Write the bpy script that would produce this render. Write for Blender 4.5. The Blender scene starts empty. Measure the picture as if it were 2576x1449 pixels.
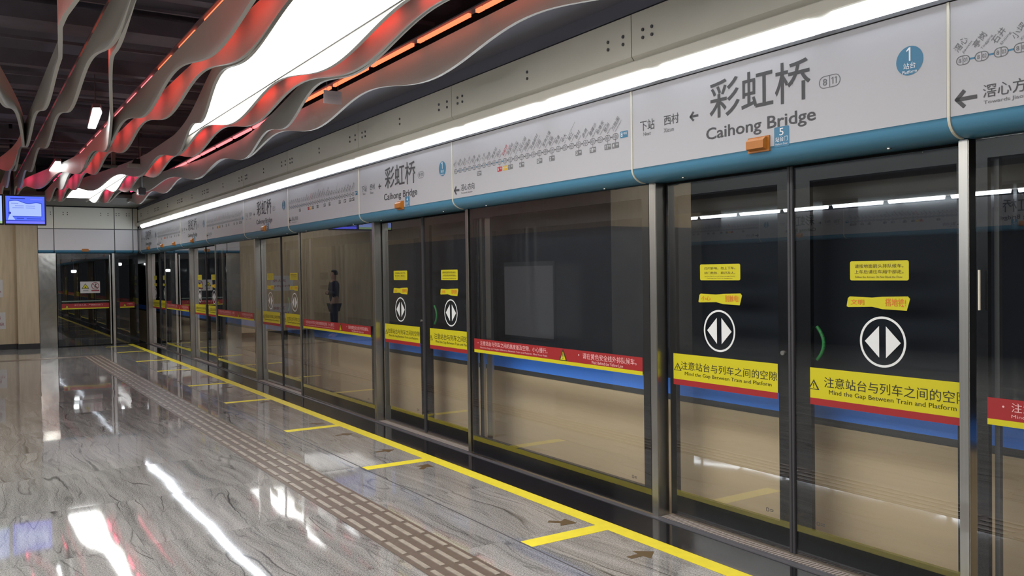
import bpy, bmesh, math, random
from mathutils import Vector, Matrix
random.seed(7)
S = bpy.context.scene
COL = S.collection
PI = math.pi

# ------------------------------------------------------------------ camera
# world: +Y runs along the platform (away from us), +X towards the track, Z up
F_PX = 2151.566
cam_d = bpy.data.cameras.new('camera')
cam_d.sensor_width = 36.0
cam_d.lens = F_PX / 2576.0 * 36.0
cam_d.clip_start = 0.05
cam_d.clip_end = 200
cam = bpy.data.objects.new('camera', cam_d)
COL.objects.link(cam)
RT = Vector((0.8408261, -0.5411220, -0.0140879))
UP = Vector((0.0219345, 0.0080555, 0.9997270))
FW = Vector((0.5408608, 0.8409055, -0.0186425))
mw = Matrix.Identity(4)
for i in range(3):
    mw[i][0] = RT[i]; mw[i][1] = UP[i]; mw[i][2] = -FW[i]
mw[0][3], mw[1][3], mw[2][3] = 0.0, 0.0, 1.64
cam.matrix_world = mw
S.camera = cam

# ------------------------------------------------------------------ world and exposure
wd = bpy.data.worlds.new('station_air')
S.world = wd
wd.use_nodes = True
wd.node_tree.nodes['Background'].inputs[0].default_value = (0.80, 0.86, 1.0, 1)
wd.node_tree.nodes['Background'].inputs[1].default_value = 0.05
S.view_settings.view_transform = 'Standard'
S.view_settings.look = 'None'
S.view_settings.gamma = 1.0
S.view_settings.use_curve_mapping = False
S.view_settings.exposure = 0.72
S.cycles.use_denoising = True
S.cycles.max_bounces = 10
S.cycles.diffuse_bounces = 4
S.cycles.glossy_bounces = 5
S.cycles.transparent_max_bounces = 24
S.cycles.caustics_reflective = False
S.cycles.caustics_refractive = False
S.cycles.sample_clamp_indirect = 6.0

E_PANEL = 8.0      # luminous ceiling panel
E_STRIP = 15.0      # tubes along the door header
E_FILL = 3.2         # unseen glowing sheets added as fill light
E_BATTEN = 7.0
E_LED = 1.5

# ------------------------------------------------------------------ materials
def srgb(r, g, b):
    f = lambda c: (c / 255 / 12.92) if c <= 10.31475 else ((c / 255 + 0.055) / 1.055) ** 2.4
    return (f(r), f(g), f(b), 1)

def mat(name, col, rough=0.5, metal=0.0, ior=1.45, noise=0.0, nscale=8.0, bump=0.0, bscale=40.0, emit=None, es=0.0, stretch=None, coat=0.0):
    m = bpy.data.materials.new(name)
    m.use_nodes = True
    nt = m.node_tree
    b = nt.nodes['Principled BSDF']
    c = tuple(col) if len(col) == 4 else tuple(col) + (1,)
    b.inputs['Base Color'].default_value = c
    b.inputs['Roughness'].default_value = rough
    b.inputs['Metallic'].default_value = metal
    b.inputs['IOR'].default_value = ior
    b.inputs['Coat Weight'].default_value = coat
    if emit is not None:
        b.inputs['Emission Color'].default_value = tuple(emit)[:3] + (1,)
        b.inputs['Emission Strength'].default_value = es
    if noise or bump:
        tc = nt.nodes.new('ShaderNodeNewGeometry')
        mp = nt.nodes.new('ShaderNodeMapping')
        if stretch: mp.inputs['Scale'].default_value = stretch
        nt.links.new(tc.outputs['Position'], mp.inputs['Vector'])
    if noise:
        n = nt.nodes.new('ShaderNodeTexNoise')
        n.inputs['Scale'].default_value = nscale
        n.inputs['Detail'].default_value = 5
        nt.links.new(mp.outputs[0], n.inputs['Vector'])
        rmp = nt.nodes.new('ShaderNodeMapRange')
        rmp.inputs['From Min'].default_value = 0.3; rmp.inputs['From Max'].default_value = 0.7
        rmp.inputs['To Min'].default_value = 1 - noise; rmp.inputs['To Max'].default_value = 1 + noise
        nt.links.new(n.outputs['Fac'], rmp.inputs['Value'])
        vm = nt.nodes.new('ShaderNodeVectorMath'); vm.operation = 'SCALE'
        vm.inputs[0].default_value = c[:3]
        nt.links.new(rmp.outputs[0], vm.inputs['Scale'])
        nt.links.new(vm.outputs[0], b.inputs['Base Color'])
    if bump:
        n2 = nt.nodes.new('ShaderNodeTexNoise')
        n2.inputs['Scale'].default_value = bscale
        nt.links.new(mp.outputs[0], n2.inputs['Vector'])
        bp = nt.nodes.new('ShaderNodeBump')
        bp.inputs['Strength'].default_value = bump
        bp.inputs['Distance'].default_value = 0.01
        nt.links.new(n2.outputs['Fac'], bp.inputs['Height'])
        nt.links.new(bp.outputs[0], b.inputs['Normal'])
    return m

def emis(name, col, s):
    m = bpy.data.materials.new(name)
    m.use_nodes = True
    nt = m.node_tree
    nt.nodes.remove(nt.nodes['Principled BSDF'])
    e = nt.nodes.new('ShaderNodeEmission')
    e.inputs[0].default_value = tuple(col)[:3] + (1,)
    e.inputs[1].default_value = s
    nt.links.new(e.outputs[0], nt.nodes['Material Output'].inputs[0])
    return m

def glass(name, tint, k=1.7, ior=1.5, rough=0.0):
    # two-sided pane: both surfaces mirror, the rest passes straight through
    m = bpy.data.materials.new(name)
    m.use_nodes = True
    nt = m.node_tree
    nt.nodes.remove(nt.nodes['Principled BSDF'])
    fr = nt.nodes.new('ShaderNodeFresnel'); fr.inputs['IOR'].default_value = ior
    g = nt.nodes.new('ShaderNodeNewGeometry')
    # keep the angle term the same from both sides
    mu = nt.nodes.new('ShaderNodeMath'); mu.operation = 'MULTIPLY'; mu.use_clamp = True
    mu.inputs[1].default_value = k
    lw = nt.nodes.new('ShaderNodeVectorMath'); lw.operation = 'DOT_PRODUCT'
    nt.links.new(g.outputs['Normal'], lw.inputs[0]); nt.links.new(g.outputs['Incoming'], lw.inputs[1])
    ab = nt.nodes.new('ShaderNodeMath'); ab.operation = 'ABSOLUTE'
    nt.links.new(lw.outputs['Value'], ab.inputs[0])
    om = nt.nodes.new('ShaderNodeMath'); om.operation = 'SUBTRACT'; om.inputs[0].default_value = 1.0
    nt.links.new(ab.outputs[0], om.inputs[1])
    pw = nt.nodes.new('ShaderNodeMath'); pw.operation = 'POWER'; pw.inputs[1].default_value = 5.0
    nt.links.new(om.outputs[0], pw.inputs[0])
    f0 = ((ior - 1) / (ior + 1)) ** 2
    ma = nt.nodes.new('ShaderNodeMath'); ma.operation = 'MULTIPLY_ADD'
    ma.inputs[1].default_value = 1 - f0; ma.inputs[2].default_value = f0
    nt.links.new(pw.outputs[0], ma.inputs[0])
    # light bounced between the two faces of the pane: 2r / (1 + r)
    p1 = nt.nodes.new('ShaderNodeMath'); p1.operation = 'ADD'; p1.inputs[1].default_value = 1.0
    nt.links.new(ma.outputs[0], p1.inputs[0])
    dv = nt.nodes.new('ShaderNodeMath'); dv.operation = 'DIVIDE'
    nt.links.new(ma.outputs[0], dv.inputs[0]); nt.links.new(p1.outputs[0], dv.inputs[1])
    nt.links.new(dv.outputs[0], mu.inputs[0])
    nt.nodes.remove(fr)
    tr = nt.nodes.new('ShaderNodeBsdfTransparent'); tr.inputs[0].default_value = tuple(tint) + (1,)
    gl = nt.nodes.new('ShaderNodeBsdfGlossy'); gl.inputs['Roughness'].default_value = rough
    gl.inputs['Color'].default_value = (1, 1, 1, 1)
    mx = nt.nodes.new('ShaderNodeMixShader')
    nt.links.new(mu.outputs[0], mx.inputs[0]); nt.links.new(tr.outputs[0], mx.inputs[1]); nt.links.new(gl.outputs[0], mx.inputs[2])
    nt.links.new(mx.outputs[0], nt.nodes['Material Output'].inputs[0])
    return m

M = {}
M['white_sign'] = mat('white_enamel', (0.43, 0.43, 0.455), 0.38)
M['blue_rail'] = mat('blue_rail_enamel', (0.075, 0.24, 0.375), 0.35)
M['cream_trim'] = mat('cream_trim', (0.62, 0.60, 0.50), 0.4)
M['end_cream'] = mat('end_wall_cream', (0.80, 0.78, 0.68), 0.4)
M['end_white'] = mat('end_wall_white', (0.70, 0.67, 0.68), 0.4)
M['fascia'] = mat('fascia_beige', (0.64, 0.61, 0.52), 0.45, noise=0.03, nscale=2.0)
M['ink'] = mat('sign_ink', (0.065, 0.065, 0.07), 0.6)
M['ink_pale'] = mat('sign_ink_pale', (0.16, 0.16, 0.165), 0.6)
M['sign_blue'] = mat('sign_blue', (0.045, 0.18, 0.30), 0.5)
M['sign_white'] = mat('sign_white', (0.75, 0.78, 0.80), 0.5)
M['badge_red'] = mat('badge_red', (0.42, 0.03, 0.035), 0.5)
M['badge_yellow'] = mat('badge_yellow', (0.60, 0.36, 0.02), 0.5)
M['orange'] = mat('lamp_orange', (0.42, 0.15, 0.018), 0.35)
M['steel'] = mat('brushed_steel', (0.46, 0.45, 0.42), 0.3, 1.0, noise=0.06, nscale=60, stretch=(1, 1, 0.02))
M['steel_wavy'] = mat('polished_steel', (0.50, 0.49, 0.44), 0.14, 1.0, bump=0.25, bscale=3.0)
M['dark_metal'] = mat('dark_metal', (0.075, 0.075, 0.08), 0.4)
M['black_frit'] = mat('black_glass_edge', (0.006, 0.006, 0.008), 0.25)
M['rubber'] = mat('grey_rubber', (0.045, 0.045, 0.05), 0.5)
M['glass'] = glass('clear_pane', (0.90, 0.93, 0.92), 2.15, 1.58)
M['glass_dark'] = glass('smoked_pane', (0.40, 0.43, 0.46), 1.7, 1.52)
M['decal_yellow'] = mat('decal_yellow', (0.54, 0.49, 0.011), 0.45)
M['decal_red'] = mat('decal_red', (0.30, 0.018, 0.02), 0.45)
M['decal_black'] = mat('decal_black', (0.035, 0.032, 0.012), 0.5)
M['decal_white'] = mat('decal_white', (0.70, 0.73, 0.72), 0.5)
M['decal_pink'] = mat('decal_pale_pink', (0.75, 0.45, 0.44), 0.5)
M['decal_orange'] = mat('decal_orange', (0.62, 0.16, 0.02), 0.5)
M['line_yellow'] = mat('floor_tape_yellow', (0.75, 0.65, 0.035), 0.45, noise=0.05, nscale=14)
M['arrow_brown'] = mat('floor_arrow_brown', (0.10, 0.065, 0.025), 0.4)
M['tactile'] = mat('tactile_brown', (0.115, 0.087, 0.068), 0.32, noise=0.12, nscale=30)
M['tactile_bar'] = mat('tactile_bar_pale', (0.29, 0.26, 0.215), 0.3, noise=0.2, nscale=20)
M['granite_black'] = mat('black_granite', (0.012, 0.012, 0.014), 0.10, noise=0.3, nscale=60)
M['kerb'] = mat('kerb_steel', (0.13, 0.13, 0.14), 0.35, 0.3)
M['sill'] = mat('sill_aluminium', (0.40, 0.365, 0.33), 0.45, 0.1)
M['board'] = mat('baffle_grey_white', (0.50, 0.48, 0.44), 0.55)
M['ceiling'] = mat('ceiling_black', (0.13, 0.125, 0.15), 0.85)
M['duct'] = mat('duct_charcoal', (0.12, 0.11, 0.13), 0.6, noise=0.2, nscale=3)
M['drop'] = mat('ceiling_grey', (0.16, 0.155, 0.145), 0.6)
M['soffit'] = mat('soffit_navy', (0.17, 0.17, 0.21), 0.8)
M['beige_stone'] = mat('beige_stone', (0.47, 0.375, 0.25), 0.4, noise=0.10, nscale=3, stretch=(6, 6, 0.6))
M['core_stone'] = mat('grey_stone', (0.16, 0.15, 0.14), 0.3, noise=0.1, nscale=4)
M['base_dark'] = mat('dark_stone_base', (0.02, 0.02, 0.02), 0.3)
M['train_cream'] = mat('train_cream', (0.55, 0.42, 0.27), 0.30, noise=0.025, nscale=2.0, stretch=(1, 0.4, 6))
M['train_blue'] = mat('train_blue', (0.06, 0.24, 0.88), 0.35)
M['train_grey'] = mat('train_grey', (0.045, 0.045, 0.05), 0.4)
M['train_window'] = mat('train_window', (0.022, 0.025, 0.032), 0.06)
M['train_silver'] = mat('train_silver', (0.30, 0.30, 0.31), 0.35, 0.6)
M['tunnel'] = mat('tunnel_black', (0.012, 0.012, 0.013), 0.9)
M['paper'] = mat('paper_white', (0.52, 0.50, 0.49), 0.6)
M['card'] = mat('card_grey', (0.22, 0.18, 0.18), 0.6)
M['map_paper'] = mat('map_paper', (0.80, 0.82, 0.82), 0.6)
M['ink_red'] = mat('ink_red', (0.25, 0.04, 0.05), 0.6)
M['green'] = mat('handle_green', (0.03, 0.22, 0.06), 0.4)
M['push_bar'] = mat('push_bar_green_grey', (0.13, 0.19, 0.16), 0.4)
M['panel'] = emis('luminous_film', (1.0, 1.0, 0.985), E_PANEL)
M['fill_film'] = emis('added_fill_film', (1.0, 0.985, 0.95), E_FILL)
M['fill_film_end'] = emis('added_fill_film_end', (1.0, 0.985, 0.95), E_FILL * 0.5)  # weaker unseen sheet added to brighten the end wall
M['tube'] = emis('cool_white_tube', (0.82, 0.90, 1.0), E_STRIP)
M['batten'] = emis('batten_white', (0.95, 0.98, 1.0), E_BATTEN)
for nm_, k_ in (('', E_LED), ('_strong', E_LED * 3.0)):
    M['led_a' + nm_] = emis('led_orange_red' + nm_, (1.0, 0.15 if not nm_ else 0.065, 0.065 if not nm_ else 0.04), k_)
    M['led_b' + nm_] = emis('led_rose' + nm_, (1.0, 0.17 if not nm_ else 0.065, 0.18 if not nm_ else 0.06), k_)
    M['led_c' + nm_] = emis('led_magenta' + nm_, (1.0, 0.06, 0.16), k_)
M['screen_blue'] = emis('screen_blue', srgb(72, 92, 220), 1.0)
M['screen_pale'] = emis('screen_pale', srgb(140, 158, 222), 1.0)
M['screen_edge'] = emis('screen_edge_blue', srgb(52, 70, 165), 1.0)
M['screen_bar'] = emis('screen_bar', srgb(98, 100, 250), 1.0)
M['screen_text'] = emis('screen_text', srgb(92, 108, 178), 1.0)
M['screen_dark'] = emis('screen_dark', srgb(40, 48, 130), 1.0)
M['screen_green'] = emis('screen_green', srgb(130, 158, 110), 1.0)
M['plastic_black'] = mat('black_plastic', (0.012, 0.012, 0.014), 0.35)
M['skin'] = mat('skin', (0.45, 0.28, 0.20), 0.5)
M['navy'] = mat('navy_cloth', (0.015, 0.02, 0.045), 0.8)
M['hair'] = mat('black_hair', (0.01, 0.01, 0.01), 0.5)

def floor_mat():
    m = bpy.data.materials.new('veined_granite')
    m.use_nodes = True
    nt = m.node_tree; N = nt.nodes; L = nt.links
    b = N['Principled BSDF']
    g = N.new('ShaderNodeNewGeometry')
    # every slab: own shift of the veins and a hair of tilt
    def math_(op, a, bb=None, clamp=False):
        n = N.new('ShaderNodeMath'); n.operation = op; n.use_clamp = clamp
        for i, v in enumerate((a, bb)):
            if v is None: continue
            if isinstance(v, (int, float)): n.inputs[i].default_value = v
            else: L.new(v, n.inputs[i])
        return n.outputs[0]
    sp = N.new('ShaderNodeSeparateXYZ'); L.new(g.outputs['Position'], sp.inputs[0])
    tx = math_('FLOOR', math_('DIVIDE', math_('ADD', sp.outputs[0], 0.03), 0.93))
    ty = math_('FLOOR', math_('DIVIDE', math_('ADD', sp.outputs[1], 0.4), 1.2))
    cb = N.new('ShaderNodeCombineXYZ'); L.new(tx, cb.inputs[0]); L.new(ty, cb.inputs[1])
    wn = N.new('ShaderNodeTexWhiteNoise'); wn.noise_dimensions = '3D'; L.new(cb.outputs[0], wn.inputs['Vector'])
    def vmath(op, a, bb):
        n = N.new('ShaderNodeVectorMath'); n.operation = op
        for i, v in enumerate((a, bb)):
            if isinstance(v, tuple): n.inputs[i].default_value = v
            elif isinstance(v, float): n.inputs['Scale'].default_value = v
            else: L.new(v, n.inputs[i])
        return n.outputs[0]
    off = vmath('MULTIPLY', wn.outputs['Color'], (3.0, 5.0, 9.0))
    pos = vmath('ADD', g.outputs['Position'], off)
    # flow: veins run roughly along the platform, bent by a slow noise
    def sep_scale(v, sc): return vmath('MULTIPLY', v, sc)
    wn1 = N.new('ShaderNodeTexNoise'); wn1.inputs['Scale'].default_value = 1.0; wn1.inputs['Detail'].default_value = 2
    L.new(sep_scale(pos, (0.55, 0.42, 1.0)), wn1.inputs['Vector'])
    warp = vmath('MULTIPLY', vmath('SUBTRACT', wn1.outputs['Color'], (0.5, 0.5, 0.5)), (0.55, 0.0, 0.0))
    wn2 = N.new('ShaderNodeTexNoise'); wn2.inputs['Scale'].default_value = 3.0; wn2.inputs['Detail'].default_value = 4
    L.new(sep_scale(pos, (1.0, 1.0, 1.0)), wn2.inputs['Vector'])
    warp2 = vmath('MULTIPLY', vmath('SUBTRACT', wn2.outputs['Color'], (0.5, 0.5, 0.5)), (0.075, 0.06, 0.0))
    p2 = vmath('ADD', vmath('ADD', pos, warp), warp2)
    p3 = vmath('MULTIPLY', p2, (1.0, 0.085, 1.0))
    # thin dark veins = ridges of a stretched noise
    def ridge(scale, width, seed):
        pp = vmath('ADD', p3, (seed, seed * 1.7, 0.0))
        n = N.new('ShaderNodeTexNoise'); n.inputs['Scale'].default_value = scale; n.inputs['Detail'].default_value = 1.0
        n.inputs['Roughness'].default_value = 0.45
        L.new(pp, n.inputs['Vector'])
        d = math_('ABSOLUTE', math_('SUBTRACT', n.outputs['Fac'], 0.5))
        r = N.new('ShaderNodeMapRange'); r.inputs['From Min'].default_value = 0.0; r.inputs['From Max'].default_value = width
        r.inputs['To Min'].default_value = 1.0; r.inputs['To Max'].default_value = 0.0
        L.new(d, r.inputs['Value'])
        return r.outputs[0]
    def mask(scale, lo, hi, seed):
        n = N.new('ShaderNodeTexNoise'); n.inputs['Scale'].default_value = scale; n.inputs['Detail'].default_value = 2
        L.new(vmath('ADD', pos, (seed, 0.0, seed)), n.inputs['Vector'])
        r = N.new('ShaderNodeMapRange'); r.inputs['From Min'].default_value = lo; r.inputs['From Max'].default_value = hi
        L.new(n.outputs['Fac'], r.inputs['Value'])
        return r.outputs[0]
    v1 = math_('MULTIPLY', ridge(3.2, 0.008, 0.0), mask(1.2, 0.40, 0.56, 3.0))
    v2 = math_('MULTIPLY', ridge(11.0, 0.024, 5.0), mask(1.0, 0.38, 0.58, 11.0))
    v2 = math_('MULTIPLY', v2, 0.55)
    band = N.new('ShaderNodeTexNoise'); band.inputs['Scale'].default_value = 12.0; band.inputs['Detail'].default_value = 5
    band.inputs['Roughness'].default_value = 0.62
    L.new(vmath('MULTIPLY', p3, (1.0, 0.7, 1.0)), band.inputs['Vector'])
    speck = N.new('ShaderNodeTexNoise'); speck.inputs['Scale'].default_value = 120.0; speck.inputs['Detail'].default_value = 2
    L.new(g.outputs['Position'], speck.inputs['Vector'])
    tone = math_('ADD', math_('MULTIPLY', math_('SUBTRACT', band.outputs['Fac'], 0.5), 1.5),
                 math_('MULTIPLY', math_('SUBTRACT', speck.outputs['Fac'], 0.5), 2.6))
    tone = math_('ADD', tone, math_('MULTIPLY', math_('SUBTRACT', wn.outputs['Value'], 0.5), 0.12))
    base = math_('MULTIPLY', math_('ADD', tone, 1.0), 0.245)
    fx_ = math_('FRACT', math_('DIVIDE', math_('ADD', sp.outputs[0], 0.03), 0.93)); fy_ = math_('FRACT', math_('DIVIDE', math_('ADD', sp.outputs[1], 0.4), 1.2))
    jt = math_('MULTIPLY', math_('MAXIMUM', math_('LESS_THAN', fx_, 0.004), math_('LESS_THAN', fy_, 0.003)), 0.30)
    vein = math_('SUBTRACT', 1.0, math_('MAXIMUM', math_('MAXIMUM', v1, v2), jt))
    dark = math_('MULTIPLY', base, math_('ADD', math_('MULTIPLY', vein, 0.80), 0.20))
    cc = N.new('ShaderNodeCombineColor')
    L.new(math_('MULTIPLY', dark, 1.0), cc.inputs[0]); L.new(math_('MULTIPLY', dark, 0.985), cc.inputs[1]); L.new(math_('MULTIPLY', dark, 0.93), cc.inputs[2])
    L.new(cc.outputs[0], b.inputs['Base Color'])
    b.inputs['Roughness'].default_value = 0.045
    b.inputs['IOR'].default_value = 1.55
    wv = N.new('ShaderNodeTexNoise'); wv.inputs['Scale'].default_value = 1.6; wv.inputs['Detail'].default_value = 1
    L.new(g.outputs['Position'], wv.inputs['Vector'])
    tilt = vmath('MULTIPLY', vmath('SUBTRACT', wn.outputs['Color'], (0.5, 0.5, 0.5)), (0.006, 0.006, 0.0))
    wave = vmath('MULTIPLY', vmath('SUBTRACT', wv.outputs['Color'], (0.5, 0.5, 0.5)), (0.010, 0.010, 0.0))
    nn = vmath('NORMALIZE', vmath('ADD', vmath('ADD', g.outputs['Normal'], tilt), wave), (0.0, 0.0, 0.0))
    L.new(nn, b.inputs['Normal'])
    return m
M['floor'] = floor_mat()

# ------------------------------------------------------------------ mesh helpers
class MB:
    """collects shapes for ONE mesh object"""
    def __init__(s): s.v = []; s.f = []; s.mi = []; s.mats = []; s.smooth = []
    def mid(s, m):
        if m not in s.mats: s.mats.append(m)
        return s.mats.index(m)
    def add(s, vs, fs, m, smooth=False):
        o = len(s.v); s.v += [tuple(p) for p in vs]; k = s.mid(m)
        for f in fs: s.f.append([o + i for i in f]); s.mi.append(k); s.smooth.append(smooth)
        return s
    def box(s, x0, x1, y0, y1, z0, z1, m, bev=0.0):
        if bev <= 0:
            vs = [(x, y, z) for x in (x0, x1) for y in (y0, y1) for z in (z0, z1)]
            fs = [(0, 1, 3, 2), (4, 6, 7, 5), (0, 4, 5, 1), (2, 3, 7, 6), (0, 2, 6, 4), (1, 5, 7, 3)]
            return s.add(vs, fs, m)
        bm = bmesh.new()
        bmesh.ops.create_cube(bm, size=1.0)
        for v in bm.verts:
            v.co = Vector(((x0 + x1) / 2 + v.co.x * (x1 - x0), (y0 + y1) / 2 + v.co.y * (y1 - y0), (z0 + z1) / 2 + v.co.z * (z1 - z0)))
        bmesh.ops.bevel(bm, geom=bm.edges[:], offset=bev, segments=2, affect='EDGES')
        bm.verts.index_update()
        s.add([v.co.copy() for v in bm.verts], [[v.index for v in f.verts] for f in bm.faces], m)
        bm.free(); return s
    def quad(s, a, b, c, d, m): return s.add([a, b, c, d], [(0, 1, 2, 3)], m)
    def prism_y(s, prof, y0, y1, m, smooth=False, caps=True):
        """closed (x,z) outline pushed from y0 to y1"""
        n = len(prof)
        vs = [(x, y0, z) for x, z in prof] + [(x, y1, z) for x, z in prof]
        fs = [(i, (i + 1) % n, n + (i + 1) % n, n + i) for i in range(n)]
        s.add(vs, fs, m, smooth)
        if caps: s.add(vs, [tuple(range(n))[::-1], tuple(range(n, 2 * n))], m)
        return s
    def prism_x(s, prof, x0, x1, m):
        n = len(prof)
        vs = [(x0, y, z) for y, z in prof] + [(x1, y, z) for y, z in prof]
        fs = [(i, (i + 1) % n, n + (i + 1) % n, n + i) for i in range(n)] + [tuple(range(n))[::-1], tuple(range(n, 2 * n))]
        return s.add(vs, fs, m)
    def prism_z(s, prof, z0, z1, m):
        n = len(prof)
        vs = [(x, y, z0) for x, y in prof] + [(x, y, z1) for x, y in prof]
        fs = [(i, (i + 1) % n, n + (i + 1) % n, n + i) for i in range(n)] + [tuple(range(n))[::-1], tuple(range(n, 2 * n))]
        return s.add(vs, fs, m)
    def tube(s, a, b, r, m, n=12, r2=None):
        a = Vector(a); b = Vector(b); r2 = r if r2 is None else r2
        d = (b - a).normalized()
        u = d.orthogonal().normalized(); w = d.cross(u)
        ring = [(math.cos(2 * PI * i / n), math.sin(2 * PI * i / n)) for i in range(n)]
        vs = [a + r * (c * u + q * w) for c, q in ring] + [b + r2 * (c * u + q * w) for c, q in ring]
        s.add(vs, [(i, (i + 1) % n, n + (i + 1) % n, n + i) for i in range(n)], m, True)
        s.add(vs, [tuple(range(n))[::-1], tuple(range(n, 2 * n))], m)
        return s
    def mesh(s, name):
        me = bpy.data.meshes.new(name)
        me.from_pydata(s.v, [], s.f)
        for m in s.mats: me.materials.append(m)
        for p, k, sm in zip(me.polygons, s.mi, s.smooth): p.material_index = k; p.use_smooth = sm
        me.update()
        return me
    def obj(s, name, parent=None, loc=None):
        o = bpy.data.objects.new(name, s.mesh(name))
        COL.objects.link(o)
        if parent is not None: o.parent = parent
        if loc: o.location = loc
        return o

def tag(o, label=None, cat=None, group=None, kind=None):
    if label: o['label'] = label
    if cat: o['category'] = cat
    if group: o['group'] = group
    if kind: o['kind'] = kind
    return o
def thing(name, label, cat, loc=(0, 0, 0), group=None):
    o = bpy.data.objects.new(name, None)
    o.empty_display_size = 0.1
    COL.objects.link(o); o.location = loc
    return tag(o, label, cat, group)
def struct(o): return tag(o, kind='structure')
def copy_tree(o, parent=None):
    c = o.copy(); COL.objects.link(c)
    if parent is not None: c.parent = parent
    for ch in list(o.children): copy_tree(ch, c)
    return c

# ------------------------------------------------------------------ lettering
_tc = {}
def text_polys(body, weight=0.0):
    k = (body, weight)
    if k in _tc: return _tc[k]
    cu = bpy.data.curves.new('lettering_source', 'FONT')
    cu.body = body; cu.resolution_u = 3; cu.offset = weight; cu.fill_mode = 'FRONT'
    ob = bpy.data.objects.new('lettering_source', cu)
    COL.objects.link(ob)
    dg = bpy.context.evaluated_depsgraph_get()
    me = ob.evaluated_get(dg).to_mesh()
    vs = [(v.co.x, v.co.y) for v in me.vertices]; fs = [tuple(p.vertices) for p in me.polygons]
    ob.evaluated_get(dg).to_mesh_clear()
    bpy.data.objects.remove(ob); bpy.data.curves.remove(cu)
    _tc[k] = (vs, fs)
    return _tc[k]

class Flat:
    """flat print laid out in (u to the right, v up); mapped to a face later"""
    def __init__(s, P): s.mb = MB(); s.P = P           # P(u, v, layer) -> xyz
    def poly(s, pts, m, layer=1):
        s.mb.add([s.P(u, v, layer) for u, v in pts], [tuple(range(len(pts)))], m); return s
    def rect(s, u0, u1, v0, v1, m, layer=1): return s.poly([(u0, v0), (u1, v0), (u1, v1), (u0, v1)], m, layer)
    def rrect(s, u0, u1, v0, v1, r, m, layer=1, n=5):
        pts = []
        for cx, cy, a0 in ((u1 - r, v1 - r, 0), (u0 + r, v1 - r, 90), (u0 + r, v0 + r, 180), (u1 - r, v0 + r, 270)):
            for i in range(n + 1):
                a = math.radians(a0 + 90 * i / n); pts.append((cx + r * math.cos(a), cy + r * math.sin(a)))
        return s.poly(pts, m, layer)
    def disc(s, u, v, r, m, layer=1, n=40): return s.poly([(u + r * math.cos(2 * PI * i / n), v + r * math.sin(2 * PI * i / n)) for i in range(n)], m, layer)
    def ring(s, u, v, r0, r1, m, layer=1, n=48):
        vs = []
        for i in range(n):
            a = 2 * PI * i / n
            vs += [s.P(u + r0 * math.cos(a), v + r0 * math.sin(a), layer), s.P(u + r1 * math.cos(a), v + r1 * math.sin(a), layer)]
        s.mb.add(vs, [(2 * i, 2 * i + 1, (2 * i + 3) % (2 * n), (2 * i + 2) % (2 * n)) for i in range(n)], m); return s
    def outline(s, pts, w, m, layer=1):
        n = len(pts)
        for i in range(n): s.bar(pts[i], pts[(i + 1) % n], w, m, layer)
        return s
    def bar(s, a, b, w, m, layer=1):
        dx, dy = b[0] - a[0], b[1] - a[1]; l = math.hypot(dx, dy); nx, ny = -dy / l * w / 2, dx / l * w / 2
        return s.poly([(a[0] + nx, a[1] + ny), (a[0] - nx, a[1] - ny), (b[0] - nx, b[1] - ny), (b[0] + nx, b[1] + ny)], m, layer)
    def capsule(s, u0, u1, v0, v1, w, m, layer=1, n=10):
        r = (v1 - v0) / 2; cy = (v0 + v1) / 2; pts = []
        for cx, a0 in ((u1 - r, -90), (u0 + r, 90)):
            for i in range(n + 1):
                a = math.radians(a0 + 180 * i / n); pts.append((cx + r * math.cos(a), cy + r * math.sin(a)))
        return s.outline(pts, w, m, layer)
    def text(s, body, u0, u1, v0, v1, m, layer=2, weight=0.0, keep=False, rot=0.0):
        """fit the text into the box (its ink fills it)"""
        if body.isdigit() and '1' in body and not rot:
            n = len(body); gap = 0.18 * (u1 - u0) / n if n > 1 else 0.0
            cw = ((u1 - u0) - gap * (n - 1)) / n
            for i, ch in enumerate(body):
                a = u0 + i * (cw + gap)
                if ch == '1':
                    h = v1 - v0; w = min(h * 0.13, cw * 0.45); c = a + cw * 0.62
                    s.poly([(c - w / 2, v0), (c + w / 2, v0), (c + w / 2, v1), (c - w / 2, v1)], m, layer)
                    s.poly([(c - w / 2, v1), (c - w / 2, v1 - h * 0.17), (c - w * 0.5 - h * 0.20, v1 - h * 0.30), (c - w * 0.5 - h * 0.20, v1 - h * 0.19)], m, layer)
                else: s.text(ch, a, a + cw, v0, v1, m, layer, weight)
            return s
        vs, fs = text_polys(body, weight)
        if not vs: return s
        xs = [p[0] for p in vs]; ys = [p[1] for p in vs]
        ax, bx, ay, by = min(xs), max(xs), min(ys), max(ys)
        sx = (u1 - u0) / max(bx - ax, 1e-6); sy = (v1 - v0) / max(by - ay, 1e-6)
        if keep:
            k = min(sx, sy); sx = sy = k
        pts = []
        c, q = math.cos(rot), math.sin(rot)
        for x, y in vs:
            du, dv = (x - ax) * sx, (y - ay) * sy
            pts.append(s.P(u0 + du * c - dv * q, v0 + du * q + dv * c, layer))
        s.mb.add(pts, fs, m); return s
    def tri(s, cu, v0, w, h, m, layer=1): return s.poly([(cu - w / 2, v0), (cu + w / 2, v0), (cu, v0 + h)], m, layer)
    def arrow_left(s, u0, u1, v0, v1, w, m, layer=2):
        cv = (v0 + v1) / 2; t = (v1 - v0) / 2
        k = t * 0.95
        s.bar((u0 + w * 0.4, cv), (u1, cv), w, m, layer)
        s.bar((u0 + w * 0.35, cv - w * 0.25), (u0 + k + w * .3, v1 - w * 0.35), w, m, layer)
        s.bar((u0 + w * 0.35, cv + w * 0.25), (u0 + k + w * .3, v0 + w * 0.35), w, m, layer)
        return s
    def obj(s, name, parent=None): return s.mb.obj(name, parent)

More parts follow.
